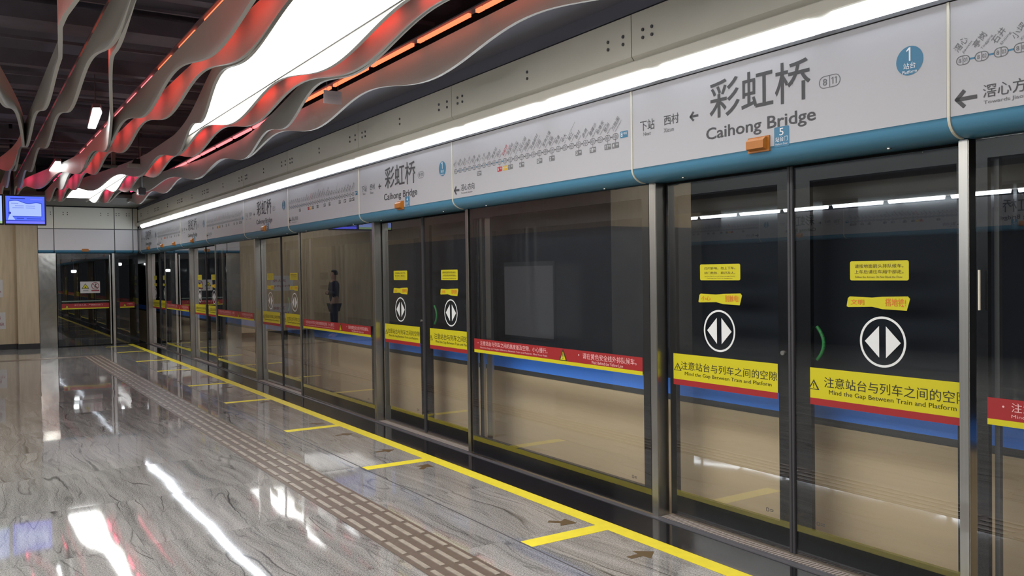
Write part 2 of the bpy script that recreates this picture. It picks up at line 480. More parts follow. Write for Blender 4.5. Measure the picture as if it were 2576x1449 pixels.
def onX(x, dirn=-1, step=0.0012):   # print on a face whose outward normal is -X, local frame: u = -y
    return lambda u, v, k: (x + dirn * step * k, -u, v)
def onY(y, step=0.0015):            # print on a face whose outward normal is -Y: u = +x
    return lambda u, v, k: (u, y - step * k, v)

# ------------------------------------------------------------------ layout constants
PITCH = 4.56
YEND = 22.85
DOORS = [3.21 + PITCH * i for i in range(5)]            # door centres
FIXED = [0.93 + PITCH * i for i in range(5)]            # centres of the fixed panes between doors
ORD = ['nearest', 'second', 'third', 'fourth', 'fifth and farthest']
XW = 3.845                                              # screen-door line
XH = 3.70                                               # face of the header
ZL = 2.805

# ================================================================== SETTING
# floor slab of veined granite
struct(MB().box(-8.2, 3.40, -8, 24.0, -0.12, 0.0, M['floor']).obj('floor'))
struct(MB().box(3.40, 3.845, -8, YEND, -0.12, -0.0005, M['granite_black']).obj('floor_edge'))
# dark ceiling void
struct(MB().box(-8.2, 6.6, -8, 30, 4.30, 4.42, M['ceiling']).obj('ceiling'))
# soffit strip beside the fascia
struct(MB().box(3.72, 6.6, -8, 30, 3.32, 3.42, M['soffit']).box(3.20, 3.72, -8, 22.8, 3.42, 3.46, M['soffit']).obj('ceiling_soffit'))
# end wall: beige stone part with pilaster
w = MB().box(-8.2, 1.08, 23.1, 23.3, 0.12, 4.3, M['beige_stone']).box(1.08, 1.515, 22.88, 23.3, 0.12, 4.3, M['beige_stone'])
struct(w.obj('wall_end'))
struct(MB().box(-8.2, 1.075, 23.08, 23.12, 0, 0.125, M['base_dark']).box(1.07, 1.52, 22.86, 23.3, 0, 0.125, M['base_dark']).obj('baseboard_end'))
struct(MB().box(1.5, 6.6, 23.2, 23.4, 3.3, 4.3, M['ceiling']).obj('wall_end_upper'))
struct(MB().box(0.3, 3.66, 20.15, 22.86, 3.36, 3.44, M['drop']).obj('ceiling_end'))
# tunnel beyond the end doors and behind the train
struct(MB().box(6.9, 7.1, -8, 40, -1.2, 4.4, M['tunnel']).obj('wall_tunnel'))
struct(MB().box(1.0, 7.0, 31.0, 31.2, -1.2, 4.4, M['tunnel']).obj('wall_tunnel_end'))
struct(MB().box(0.9, 1.1, 23.3, 31.0, -0.2, 4.4, M['tunnel']).obj('wall_tunnel_left'))
struct(MB().box(1.0, 4.0, 22.86, 31.0, -0.2, -0.05, M['tunnel']).obj('floor_tunnel'))
struct(MB().box(4.0, 7.0, -8, 31.0, -1.3, -1.2, M['tunnel']).obj('floor_track'))
# stair core of the island platform, left of the view, seen in the glass
struct(MB().box(-2.6, -1.0, 10.6, 19.5, 0, 2.35, M['core_stone']).box(-2.6, -1.0, 10.6, 19.5, 2.35, 3.3, M['beige_stone']).obj('wall_core'))
# far side of the island platform
struct(MB().box(-7.9, -7.75, -8, 23.1, 0, 2.25, M['train_window']).box(-7.9, -6.9, -8, 23.1, 3.3, 3.4, M['soffit']).obj('wall_opposite'))

# pipes, ducts and cross beams in the ceiling void
k = 0
for i, y in enumerate([1.2, 2.6, 4.0, 5.3, 6.5, 7.9, 9.0, 10.3, 11.7, 12.8, 14.3, 15.8, 17.2, 18.9]):
    wd_ = (0.30, 0.16, 0.42, 0.12)[i % 4]; z0 = (3.95, 4.08, 4.02, 3.88)[i % 4]
    b = MB().box(-3.0, 3.7, y, y + wd_, z0, z0 + 0.16, M['duct'])
    b.box(-3.0, 3.7, y + wd_ + 0.20, y + wd_ + 0.23, z0 - 0.04, z0 - 0.01, M['duct'])
    struct(b.obj('ceiling_beam'))

# ================================================================== HEADER PANELS
HPROF = [(XH, ZL)]
def rail_outline():
    pts = [(0.0, 2.30)]
    for i in range(9):
        a = math.radians(90 * i / 8)
        pts.append((0.105 - 0.105 * math.cos(a), 2.300 - 0.085 * math.sin(a)))
    pts += [(0.245, 2.215), (0.245, 2.30)]
    return pts
def header_bodies(root, w):
    h = w / 2 - 0.004
    MB().box(0.0, 0.245, -h + 0.010, h, 2.30, ZL, M['white_sign']).obj('panel_face', root)
    MB().prism_y(rail_outline(), -h + 0.010, h, M['blue_rail'], True).obj('blue_rail', root)
    # little fixing screws under the rail
    for y in (-0.33 * w, 0.33 * w):
        MB().tube((0.10, y, 2.2165), (0.10, y, 2.210), 0.012, M['steel'], 10).obj('screw', root)
    tr = MB()
    outer = [(-0.006, ZL)] + [(x - 0.006 if i == 0 else x - 0.006 * math.cos(math.radians(90 * min(max(i - 1, 0), 8) / 8)), z - 0.006 * math.sin(math.radians(90 * min(max(i - 1, 0), 8) / 8))) for i, (x, z) in enumerate(rail_outline()[:10])]
    inner = [(0.002, ZL)] + [(x + 0.004, z + 0.002) for x, z in rail_outline()[:10]]
    tr.prism_y(outer + inner[::-1], -w / 2 - 0.003, -w / 2 + 0.0095, M['cream_trim'])
    tr.obj('seam_trim', root)

def name_lettering(root, plate):
    P = onX(0.0)
    c = 3.21
    f = Flat(P)
    ink = M['ink']
    f.text('下站', c - 4.196, c - 4.062, 2.532, 2.60, ink)
    f.text('Next', c - 4.166, c - 4.096, 2.499, 2.523, M['ink_pale'])
    f.obj('next_label', root); f = Flat(P)
    f.text('西村', c - 3.974, c - 3.844, 2.538, 2.60, ink)
    f.text('Xicun', c - 3.977, c - 3.889, 2.494, 2.521, M['ink_pale'])
    f.obj('next_station_name', root)
    f = Flat(P); f.arrow_left(c - 3.752, c - 3.681, 2.525, 2.586, 0.013, ink); f.obj('direction_arrow', root)
    f = Flat(P)
    f.text('彩虹桥', c - 3.588, c - 2.882, 2.513, 2.733, ink, weight=0.006)
    f.text('Caihong Bridge', c - 3.617, c - 2.851, 2.377, 2.466, ink, weight=0.010)
    f.obj('station_name', root)
    f = Flat(P)
    u0, u1 = c - 2.828, c - 2.705
    f.capsule(u0, u1, 2.549, 2.608, 0.0045, M['ink_pale'])
    f.bar((u0 + 0.062, 2.551), (u0 + 0.062, 2.606), 0.004, M['ink_pale'])
    f.text('8', u0 + 0.022, u0 + 0.046, 2.562, 2.596, M['ink_pale'])
    f.text('11', u0 + 0.071, u0 + 0.107, 2.562, 2.596, M['ink_pale'])
    f.obj('station_code', root)
    d = Flat(P)
    cu = c - 2.334
    d.disc(cu, 2.589, 0.067, M['sign_blue'])
    d.text('1', cu - 0.012, cu + 0.010, 2.588, 2.650, M['sign_white'])
    d.text('站台', cu - 0.030, cu + 0.030, 2.552, 2.581, M['sign_white'])
    d.text('Platform', cu - 0.036, cu + 0.036, 2.531, 2.546, M['sign_white'])
    d.obj('platform_roundel', root)
    if plate is not None:
        e = Flat(P)
        u0, u1 = c - 3.118, c - 3.019
        e.rrect(u0, u1, 2.290, 2.397, 0.008, M['sign_blue'])
        m = (u0 + u1) / 2
        e.text(plate, m - 0.014, m + 0.014, 2.350, 2.389, M['sign_white'])
        e.text('站台门', m - 0.040, m + 0.040, 2.318, 2.344, M['sign_white'])
        e.text('Platform Door', m - 0.040, m + 0.040, 2.300, 2.310, M['sign_white'])
        e.obj('door_number_plate', root)

def indicator_lamp(root, y, x=0.0):
    b = MB().box(x - 0.010, x + 0.004, y - 0.074, y + 0.074, 2.278, 2.362, M['orange'])
    p = [(x - 0.010, 2.286), (x - 0.042, 2.296), (x - 0.042, 2.338), (x - 0.024, 2.354), (x - 0.010, 2.356)]
    b.prism_y(p, y - 0.060, y + 0.060, M['orange'])
    return b.obj('indicator_lamp', root)

STN = ['滘心', '亭岗', '石井', '小坪', '石潭', '聚龙', '上步', '同德', '鹅掌坦', '西村', '彩虹桥', '陈家祠', '华林寺', '文化公园', '同福西', '凤凰新村',
       '沙园', '宝岗大道', '昌岗', '晓港', '中大', '鹭江', '客村', '赤岗', '磨碟沙', '新港东', '琶洲', '万胜围']
PY = ['Jiaoxin', 'Tinggang', 'Shijing', 'Xiaoping', 'Shitan', 'Julong', 'Shangbu', 'Tongde', 'Ezhangtan', 'Xicun', 'Caihong Bridge', 'Chen Clan Academy',
      'Hualin Temple', 'Cultural Park', 'Tongfuxi', 'Fenghuang Xincun', 'Shayuan', 'Baogang Dadao', 'Changgang', 'Xiaogang', 'Sun Yat-sen University',
      'Lujiang', 'Kecun', 'Chigang', 'Modiesha', 'Xingangdong', 'Pazhou', 'Wanshengwei']
def map_lettering(root):
    P = onX(0.0); c = 5.49
    f = Flat(P)
    pal = M['ink_pale']
    Ys = [6.644 - 0.0814 * i for i in range(28)]
    ang = math.radians(47)
    for i, Y in enumerate(Ys):
        u = c - Y; lm = M['sign_blue'] if i <= 10 else pal
        if i < 27: f.bar((u + 0.029, 2.537), (u + 0.0524, 2.537), 0.008, M['sign_blue'] if i < 10 else pal)
        f.capsule(u - 0.029, u + 0.029, 2.518, 2.556, 0.004, pal, n=6)
        f.bar((u, 2.519), (u, 2.555), 0.003, pal)
        f.text('8', u - 0.019, u - 0.008, 2.528, 2.546, pal)
        f.text('%02d' % (i + 1), u + 0.004, u + 0.021, 2.528, 2.546, pal)
        n = len(STN[i]); col = M['badge_red'] if i == 10 else pal
        f.text(STN[i], u - 0.020, u - 0.020 + 0.0335 * n, 2.573, 2.606, col, rot=ang)
        f.text(PY[i], u + 0.004, u + 0.004 + 0.0085 * len(PY[i]), 2.563, 2.576, col, rot=ang)
    f.obj('line_map', root)
    for i, (t, m) in {5: ('12', pal), 9: ('5', M['badge_red']), 10: ('11', M['badge_yellow']), 11: ('1', pal), 13: ('6', pal), 16: ('GF', pal), 18: ('2', pal),
                      22: ('3', pal), 24: ('18', pal), 26: ('11', pal), 27: ('4', pal)}.items():
        u = c - Ys[i]
        f = Flat(P)
        f.bar((u, 2.498), (u, 2.518), 0.004, pal)
        f.rrect(u - 0.035, u + 0.035, 2.459, 2.497, 0.004, m)
        f.text(t, u - 0.027, u - 0.027 + 0.016 * len(t), 2.466, 2.490, M['sign_white'])
        f.text('号线', u + 0.006, u + 0.030, 2.476, 2.489, M['sign_white'])
        f.obj('transfer_badge', root)
    f = Flat(P)
    f.rrect(c - 4.396, c - 4.319, 2.517, 2.561, 0.004, M['sign_blue'])
    f.text('8', c - 4.388, c - 4.370, 2.524, 2.554, M['sign_white'])
    f.text('号线', c - 4.362, c - 4.328, 2.536, 2.553, M['sign_white'])
    f.obj('line_badge', root)
    f = Flat(P)
    f.arrow_left(c - 6.682, c - 6.583, 2.328, 2.411, 0.017, M['ink'])
    f.text('滘心方向', c - 6.557, c - 6.321, 2.356, 2.413, M['ink'])
    f.text('Towards Jiaoxin', c - 6.555, c - 6.355, 2.326, 2.345, M['ink_pale'])
    f.obj('direction_text', root)

plates = ['5', '4', '3', '2', '1']
name_roots = []
proto_name = None
for i, yc in enumerate(DOORS):
    lab = 'white header panel reading Caihong Bridge over the %s doorway' % ORD[i]
    if i == 4: lab = 'white Caihong Bridge header panel over the farthest doorway, beside the end wall'
    r = thing('header_sign_panel', lab, 'sign panel', (XH, yc, 0), 'station name panels on the door header')
    if i == 0:
        header_bodies(r, 2.13); name_lettering(r, '5'); indicator_lamp(r, 0.01); proto_name = r
    else:
        for ch in proto_name.children:
            if ch.name.startswith('door_number_plate'): continue
            q = ch.copy(); COL.objects.link(q); q.parent = r
        e = Flat(onX(0.0)); c = 3.21
        u0, u1 = c - 3.118, c - 3.019; m = (u0 + u1) / 2
        e.rrect(u0, u1, 2.290, 2.397, 0.008, M['sign_blue'])
        e.text(plates[i], m - 0.014, m + 0.014, 2.350, 2.389, M['sign_white'])
        e.text('站台门', m - 0.040, m + 0.040, 2.318, 2.344, M['sign_white'])
        e.text('Platform Door', m - 0.040, m + 0.040, 2.300, 2.310, M['sign_white'])
        e.obj('door_number_plate', r)
    name_roots.append(r)
map_roots = []
MAPLAB = ['white line-map header panel cut by the right edge of the photo',
          'white line-map header panel between the nearest two Caihong Bridge panels',
          'white line-map header panel between the second and third doorways',
          'white line-map header panel between the third and fourth doorways',
          'white line-map header panel between the two farthest doorways, with two orange lamps']
for i, yc in enumerate(FIXED):
    r = thing('header_map_panel', MAPLAB[i], 'sign panel', (XH, yc, 0), 'line map panels on the door header')
    if i == 0:
        header_bodies(r, 2.43); map_lettering(r)
    else:
        for ch in map_roots[0].children:
            q = ch.copy(); COL.objects.link(q); q.parent = r
        if i == 4:
            indicator_lamp(r, 18.57 - yc); indicator_lamp(r, 19.81 - yc)
    map_roots.append(r)
# short closing panel beside the end wall
r = thing('header_end_panel', 'short blank white header panel in the corner by the end wall', 'sign panel', (XH, 22.68, 0))
header_bodies(r, 0.32)

# ================================================================== FASCIA above the header
SEAMS = [-0.285] + [s for i in range(5) for s in (2.145 + PITCH * i, 4.275 + PITCH * i)] + [22.85]
def bolt_mesh():
    b = MB().tube((0.0, 0, 0), (-0.007, 0, 0), 0.0115, M['dark_metal'], 8)
    return b.mesh('bolt')
BOLT = bolt_mesh()
def fascia_body(root, w):
    h = w / 2 - 0.004
    prof = [(0.0, 3.302), (0.0, 3.03), (0.035, 2.992), (0.10, 2.992), (0.10, 3.302)]
    MB().prism_y(prof, -h, h, M['fascia']).obj('panel_face', root)
def add_bolts(root, ys):
    for y in ys:
        for z in (3.178, 3.128):
            o = bpy.data.objects.new('bolt', BOLT); COL.objects.link(o); o.parent = root; o.location = (0, y, z)
fas = {}
for i in range(len(SEAMS) - 1):
    y0, y1 = SEAMS[i], SEAMS[i + 1]; wdt = round(y1 - y0, 3); yc = (y0 + y1) / 2
    where = ('over the %s line-map panel' % ['right-edge', 'nearest full', 'second full', 'third full', 'farthest'][i // 2]) if i % 2 == 0 and i < 10 else \
            ('over the %s Caihong Bridge panel' % ORD[(i - 1) // 2] if i < 10 else 'in the corner by the end wall')
    r = thing('fascia_panel', 'beige bolted fascia panel ' + where, 'fascia panel', (XH, yc, 0), 'beige fascia panels under the ceiling')
    fascia_body(r, wdt)
    if wdt > 1.5:
        add_bolts(r, [-wdt / 2 + 0.08, -wdt / 2 + 0.235, 0.0, wdt / 2 - 0.20, wdt / 2 - 0.115])
# rounded lip below the fascia, hiding the tubes
lp = [(3.665, 2.985), (3.652, 2.975), (3.650, 2.925)]
for i in range(7):
    a = math.radians(90 * i / 6); lp.append((3.650 + 0.030 - 0.030 * math.cos(a), 2.925 - 0.030 * math.sin(a)))
lp += [(3.80, 2.895), (3.80, 2.99), (3.70, 2.995)]
struct(MB().prism_y(lp, -4.0, YEND - 0.01, M['fascia'], False).obj('trim_1'))
# reflector and nosing over the header
struct(MB().prism_y([(3.735, 2.90), (3.705, 2.828), (3.72, 2.822), (3.76, 2.90)], -4.0, YEND - 0.01, M['white_sign']).obj('trim_2'))
struct(MB().box(3.688, 3.72, -4.0, YEND - 0.01, 2.808, 2.826, M['dark_metal']).obj('trim_3'))
strip = thing('cove_light', 'continuous row of white tubes shining down onto the door header', 'light', (3.70, 0, 2.86))
pr = [(-0.035, 0.034), (-0.044, 0.022), (-0.006, -0.030), (0.006, -0.030), (0.03, 0.034)]
tubeM = MB().prism_y(pr, -0.545, 0.545, M['tube']).mesh('tube')
for kk in range(-5, 18):
    yy = 3.405 + 1.22 * kk
    if yy > YEND - 0.5: break
    o = bpy.data.objects.new('tube', tubeM); COL.objects.link(o); o.parent = strip; o.location = (0, yy, 0)

# ================================================================== SCREEN DOORS
def post_mesh(w, d):
    return MB().box(0, d, -w / 2, w / 2, 0.0, 2.214, M['steel'], 0.004).mesh('door_post')
PL = post_mesh(0.066, 0.10); PR = post_mesh(0.048, 0.10)
for i, yc in enumerate(DOORS):
    o = bpy.data.objects.new('door_post', PL); COL.objects.link(o); o.location = (XW, yc + 1.044, 0)
    tag(o, 'brushed steel post at the far side of the %s doorway' % ORD[i], 'post', 'steel posts of the screen doors')
    o = bpy.data.objects.new('door_post', PR); COL.objects.link(o); o.location = (XW, yc - 1.043, 0)
    tag(o, 'slim brushed steel post at the near side of the %s doorway' % ORD[i], 'post', 'steel posts of the screen doors')
o = bpy.data.objects.new('door_post', PL); COL.objects.link(o); o.location = (XW, 22.78, 0)
tag(o, 'brushed steel post in the corner against the end wall', 'post', 'steel posts of the screen doors')

def frame_ring(mb, x0, x1, y0, y1, z0, z1, gy0, gy1, gz0, gz1, m):
    mb.box(x0, x1, y0, gy0, z0, z1, m); mb.box(x0, x1, gy1, y1, z0, z1, m)
    mb.box(x0, x1, gy0, gy1, z0, gz0, m); mb.box(x0, x1, gy0, gy1, gz1, z1, m)
    return mb

def warn_tri(f, cu, v0, w, h, fill, edge, ex):
    f.tri(cu, v0, w, h, edge, 2)
    k = 0.76
    f.tri(cu, v0 + h * 0.075, w * k * 0.9, h * k * 0.92, fill, 3)
    f.bar((cu, v0 + h * 0.34), (cu, v0 + h * 0.62), w * 0.07, ex, 4)
    f.disc(cu, v0 + h * 0.22, w * 0.045, ex, 4, 10)

XD = 3.93 - XW      # door plane, local to a root at XW
def leaf(root, far):
    """far=True: leaf away from us (image left). local y measured from the door centre 3.21"""
    c = 3.21
    if far: y0, y1, gy0, gy1 = 0.010, 0.985, 0.089, 0.925
    else:   y0, y1, gy0, gy1 = -1.000, -0.030, -0.960, -0.133
    fr = MB(); frame_ring(fr, XD + 0.006, XD + 0.034, y0, y1, 0.024, 2.20, gy0, gy1, 0.182, 2.12, M['black_frit'])
    fr.obj('leaf_frame', root)
    MB().quad((XD, y0, 0.024), (XD, y1, 0.024), (XD, y1, 2.20), (XD, y0, 2.20), M['glass']).obj('glass_pane', root)
    if far: MB().box(XD - 0.010, XD + 0.034, -0.010, 0.010, 0.024, 2.21, M['rubber'], 0.003).obj('edge_seal', root)
    else: MB().box(XD - 0.010, XD + 0.034, -0.030, -0.012, 0.024, 2.21, M['rubber'], 0.003).obj('edge_seal', root)
    P = onX(XD - 0.001)
    f = Flat(P)
    a, b = -gy1 - (0.0 if far else 0.0), -gy0
    if far: a, b = -0.945, -gy0
    else: a, b = -gy1, 0.985
    f.rect(a, b, 0.925, 1.092, M['decal_yellow'])
    f.rect(a, b, 0.888, 0.925, M['decal_red'])
    k = M['decal_black']
    if far:
        warn_tri(f, c - 4.115, 0.982, 0.070, 0.050, M['decal_yellow'], k, k)
        f.text('注意站台与列车之间的空隙', c - 4.085, c - 3.303, 0.992, 1.045, k)
        f.text('Mind the Gap Between Train and Platform', c - 4.050, c - 3.344, 0.950, 0.979, k)
    else:
        warn_tri(f, c - 3.052, 0.972, 0.072, 0.056, M['decal_yellow'], k, k)
        f.text('注意站台与列车之间的空隙', c - 2.985, c - 2.19, 0.990, 1.048, k)
        f.text('Mind the Gap Between Train and Platform', c - 2.955, c - 2.250, 0.948, 0.979, k)
    f.obj('gap_warning_band', root)
    s = Flat(P)
    cu = c - (3.740 if far else 2.654)
    hw = 0.166
    s.rrect(cu - hw, cu + hw, 1.571, 1.671, 0.010, M['decal_yellow'])
    t = M['arrow_brown']
    if far:
        s.text('灯闪铃响，勿上下车。', cu - 0.128, cu + 0.128, 1.637, 1.654, t)
        s.text('挤门危险，损己及人。', cu - 0.128, cu + 0.128, 1.608, 1.625, t)
        s.text('Do Not Get On or Off When the Light Flashes', cu - 0.125, cu + 0.125, 1.592, 1.598, t)
        s.text('Pushing the Door Is Dangerous', cu - 0.105, cu + 0.105, 1.580, 1.586, t)
    else:
        s.text('请按地面箭头排队候车。', cu - 0.138, cu + 0.138, 1.635, 1.655, t)
        s.text('上车后请往车厢中部走。', cu - 0.138, cu + 0.138, 1.606, 1.625, t)
        s.text('Follow the Arrows. Do Not Block the Door.', cu - 0.135, cu + 0.135, 1.583, 1.594, t)
    s.obj('notice_sticker', root)
    g = Flat(P)
    cu = c - (3.742 if far else 2.662)
    g.poly([(cu - 0.180, 1.435), (cu - 0.172, 1.478), (cu - 0.160, 1.487), (cu - 0.03, 1.483), (cu - 0.03, 1.436), (cu - 0.170, 1.431)], M['decal_yellow'])
    g.poly([(cu - 0.03, 1.436), (cu - 0.03, 1.483), (cu + 0.03, 1.488), (cu + 0.03, 1.425)], M['decal_yellow'])
    g.poly([(cu + 0.03, 1.425), (cu + 0.03, 1.488), (cu + 0.168, 1.492), (cu + 0.180, 1.480), (cu + 0.162, 1.421)], M['decal_yellow'])
    ob = M['decal_orange']
    g.text('小心' if far else '文明', cu - 0.155, cu - 0.075, 1.444, 1.473, ob, weight=0.01)
    g.text('别触电!' if far else '搭地铁!', cu + 0.045, cu + 0.158, 1.440, 1.480, ob, weight=0.01)
    g.obj('slogan_sticker', root)
    d = Flat(P)
    cu = c - (3.748 if far else 2.634)
    rv = 0.130
    d.ring(cu, 1.258, rv - 0.012, rv, M['decal_white'])
    for sgn in (-1, 1):
        pts = [(cu + sgn * 0.019, 1.258 - 0.081), (cu + sgn * 0.019, 1.258 + 0.081), (cu + sgn * 0.101, 1.258)]
        d.poly(pts, M['decal_white'])
    d.obj('opening_decal', root)
    q = Flat(P)
    cu = c - (3.390 if far else 3.039)
    q.outline([(cu, 0.224), (cu + 0.016, 0.224), (cu + 0.016, 0.242), (cu, 0.242)], 0.004, M['ink'])
    q.rect(cu + 0.024, cu + 0.052, 0.236, 0.240, M['ink']); q.rect(cu + 0.024, cu + 0.050, 0.227, 0.231, M['ink'])
    q.obj('maker_mark', root)
    if far:
        MB().tube((XD - 0.009, 0.052, 1.157), (XD + 0.004, 0.052, 1.157), 0.013, M['steel'], 16).obj('lock', root)
    else:
        gr = MB()
        n = 10
        for j in range(n):
            a0, a1 = -1 + 2 * j / n, -1 + 2 * (j + 1) / n
            yy = lambda a: -0.140 - 0.045 * (1 - a * a)
            gr.tube((XD + 0.05, yy(a0), 1.222 + 0.092 * a0), (XD + 0.05, yy(a1), 1.222 + 0.092 * a1), 0.010, M['green'], 8)
        gr.obj('release_handle', root)

lf = {}
for i, yc in enumerate(DOORS):
    for far in (True, False):
        side = 'far' if far else 'near'
        lab = 'glass sliding door leaf, %s half of the %s doorway' % (side, ORD[i])
        r = thing('sliding_door_leaf', lab, 'door', (XW, yc, 0), 'glass sliding door leaves')
        if i == 0:
            leaf(r, far); lf[far] = r
        else:
            for ch in lf[far].children:
                q = ch.copy(); COL.objects.link(q); q.parent = r

# ribbed sills
def sill_mesh():
    b = MB().box(0.0, 0.25, -1.01, 1.01, -0.05, 0.008, M['sill'])
    n = 84
    for j in range(n):
        y = -1.0 + 2.0 * (j + 0.5) / n
        b.box(0.012, 0.082, y - 0.007, y + 0.007, 0.008, 0.0125, M['sill'])
    b.box(-0.006, 0.008, -1.01, 1.01, -0.02, 0.012, M['kerb'])
    return b.mesh('door_sill')
SM = sill_mesh()
for i, yc in enumerate(DOORS):
    o = bpy.data.objects.new('door_sill', SM); COL.objects.link(o); o.location = (XW, yc, 0)
    tag(o, 'ribbed metal sill on the floor of the %s doorway' % ORD[i], 'sill', 'ribbed door sills')
struct(MB().box(3.812, 3.846, -8, YEND, -0.03, 0.006, M['kerb'], 0.002).obj('trim_4'))

def fixed_pane(root):
    """local y from the pane centre; pane spans -1.19 .. 1.205"""
    y0, y1, gy0, gy1 = -1.192, 1.186, -1.118, 1.135
    x = 0.008
    fr = MB(); frame_ring(fr, x + 0.006, x + 0.034, y0, y1, 0.012, 2.213, gy0, gy1, 0.180, 2.12, M['black_frit'])
    fr.obj('pane_frame', root)
    MB().quad((x, y0, 0.012), (x, y1, 0.012), (x, y1, 2.213), (x, y0, 2.213), M['glass']).obj('glass_pane', root)
    c = 5.49
    f = Flat(onX(x - 0.001))
    f.rect(-gy1, -gy0, 0.956, 1.051, M['decal_red']); f.rect(-gy1, -gy0, 0.929, 0.956, M['decal_yellow'])
    pk = M['decal_pink']
    f.disc(c - 6.555, 1.016, 0.005, pk, 2, 8)
    f.text('注意站台与列车之间的高度差及空隙，小心慢行。', c - 6.520, c - 5.485, 0.995, 1.037, pk)
    f.text('Mind the Gap and Height Difference Between Train and Platform. Mind Your Feet.', c - 6.520, c - 5.485, 0.966, 0.985, pk)
    warn_tri(f, c - 5.278, 0.957, 0.100, 0.092, M['decal_yellow'], M['decal_black'], M['decal_black'])
    f.disc(c - 5.080, 1.016, 0.007, pk, 2, 8)
    f.text('请在黄色安全线外排队候车。', c - 5.033, c - 4.432, 0.992, 1.036, pk)
    f.text('Wait Behind the Yellow Line', c - 4.928, c - 4.574, 0.963, 0.985, pk)
    f.obj('warning_band', root)
    q = Flat(onX(x - 0.001)); cu = c - 4.490
    q.outline([(cu, 0.214), (cu + 0.014, 0.214), (cu + 0.014, 0.232), (cu, 0.232)], 0.004, M['ink'])
    q.rect(cu + 0.022, cu + 0.048, 0.226, 0.230, M['ink']); q.rect(cu + 0.022, cu + 0.046, 0.217, 0.221, M['ink'])
    q.obj('maker_mark', root)
    # uprights standing behind the far end of the pane
    MB().box(x + 0.05, x + 0.075, 1.108, 1.130, 0.0, 2.2, M['dark_metal']).obj('rear_upright', root)
FXLAB = ['fixed glass pane cut by the right edge of the photo', 'fixed glass pane between the nearest and second doorways', 'fixed glass pane between the second and third doorways',
         'fixed glass pane between the third and fourth doorways', 'fixed glass pane between the two farthest doorways']
fx0 = None
for i, yc in enumerate(FIXED):
    r = thing('fixed_glass_pane', FXLAB[i], 'glass pane', (XW, yc, 0), 'fixed panes with a red warning band')
    if i == 0:
        fixed_pane(r); fx0 = r
        # small pull handle near the corner of the nearest pane
        MB().tube((-0.020, 1.155, 1.44), (-0.020, 1.155, 1.62), 0.006, M['cream_trim'], 8).obj('pull_handle', r)
    else:
        MB().box(0.058, 0.083, 1.065, 1.125, 0.0, 2.2, M['steel']).obj('rear_upright', r)
        MB().box(0.058, 0.083, 0.925, 1.010, 0.0, 2.2, M['steel']).obj('rear_upright', r)
        for ch in fx0.children:
            if ch.name.startswith('pull_handle'): continue
            q = ch.copy(); COL.objects.link(q); q.parent = r

# ================================================================== TRAIN
tr = thing('metro_train', 'cream metro train with blue stripe standing behind the glass doors', 'train', (4.15, 12, 0))
def tb(name, *boxes):
    b = MB()
    for x0, x1, y0, y1, z0, z1, m in boxes: b.box(x0, x1, y0 - 12, y1 - 12, z0, z1, m)
    return b.obj(name, tr)
Y0, Y1 = -6.0, 30.0
tb('lower_body', (0, 2.6, Y0, Y1, -0.9, 0.735, M['train_cream']))
tb('grey_stripe', (-0.004, 0.4, Y0, Y1, 0.735, 0.775, M['train_grey']))
tb('blue_stripe', (-0.004, 0.4, Y0, Y1, 0.775, 0.885, M['train_blue']))
tb('window_band', (0.0, 0.4, Y0, Y1, 0.885, 2.02, M['train_window']))
tb('roof_side', (0.0, 2.6, Y0, Y1, 2.02, 2.75, M['train_grey']))
tb('end_plate', (0.4, 2.6, Y0, Y0 + 0.1, 0.73, 2.05, M['train_grey']))
# ================================================================== FLOOR MARKINGS
def flat_thing(name, label, cat, pts, m, z=0.0012, group=None):
    b = MB().prism_z(pts, 0.0, z, m)
    o = b.obj(name)
    return tag(o, label, cat, group)
flat_thing('safety_line', 'long yellow safety line on the floor in front of the glass doors', 'floor line',
           [(3.402, -6), (3.514, -6), (3.514, YEND - 0.05), (3.402, YEND - 0.05)], M['line_yellow'], 0.0016)
TICK = [(4.21, 4.335), (6.668, 6.788), (8.775, 8.892), (11.23, 11.345), (13.335, 13.45), (15.79, 15.905), (17.895, 18.01), (20.35, 20.465), (22.12, 22.235)]
TO = ['nearest', 'second nearest', 'third nearest', 'fourth nearest', 'fifth nearest', 'sixth nearest', 'third farthest', 'second farthest', 'farthest']
for i, (a, b_) in enumerate(TICK):
    flat_thing('queue_mark', '%s of the short yellow floor marks joining the safety line' % TO[i], 'floor mark',
               [(2.825, a), (3.403, a), (3.403, b_), (2.825, b_)], M['line_yellow'], 0.0012, 'short yellow queue marks')
def arrow_pts(cx, cy, ang):
    L, sw, hw, hl = 0.19, 0.022, 0.08, 0.095
    p = [(-L / 2, sw), (L / 2 - hl - 0.01, sw), (L / 2 - hl, hw), (L / 2, 0), (L / 2 - hl, -hw), (L / 2 - hl - 0.01, -sw), (-L / 2, -sw)]
    p = p[::-1]
    c, s = math.cos(ang), math.sin(ang)
    return [(cx + x * c - y * s, cy + x * s + y * c) for x, y in p]
AR = []
for i, yc in enumerate(DOORS):
    AR += [(3.262, yc + 0.52, 0, 'far straight', i), (3.262, yc - 0.48, 0, 'near straight', i), (3.268, yc + 1.30, -PI / 4, 'far slanting', i), (3.268, yc - 1.28, PI / 4, 'near slanting', i)]
for x, y, a, nm, i in AR:
    if y < 3.0 or y > 22.4: continue
    flat_thing('queue_arrow', 'brown %s floor arrow in front of the %s doorway' % (nm, ORD[i]), 'floor arrow', arrow_pts(x, y, a), M['arrow_brown'], 0.0012, 'brown floor arrows')
# dark joint in the paving
struct(MB().box(2.811, 2.821, -6, YEND - 0.1, -0.001, 0.0009, M['dark_metal']).obj('trim_5'))
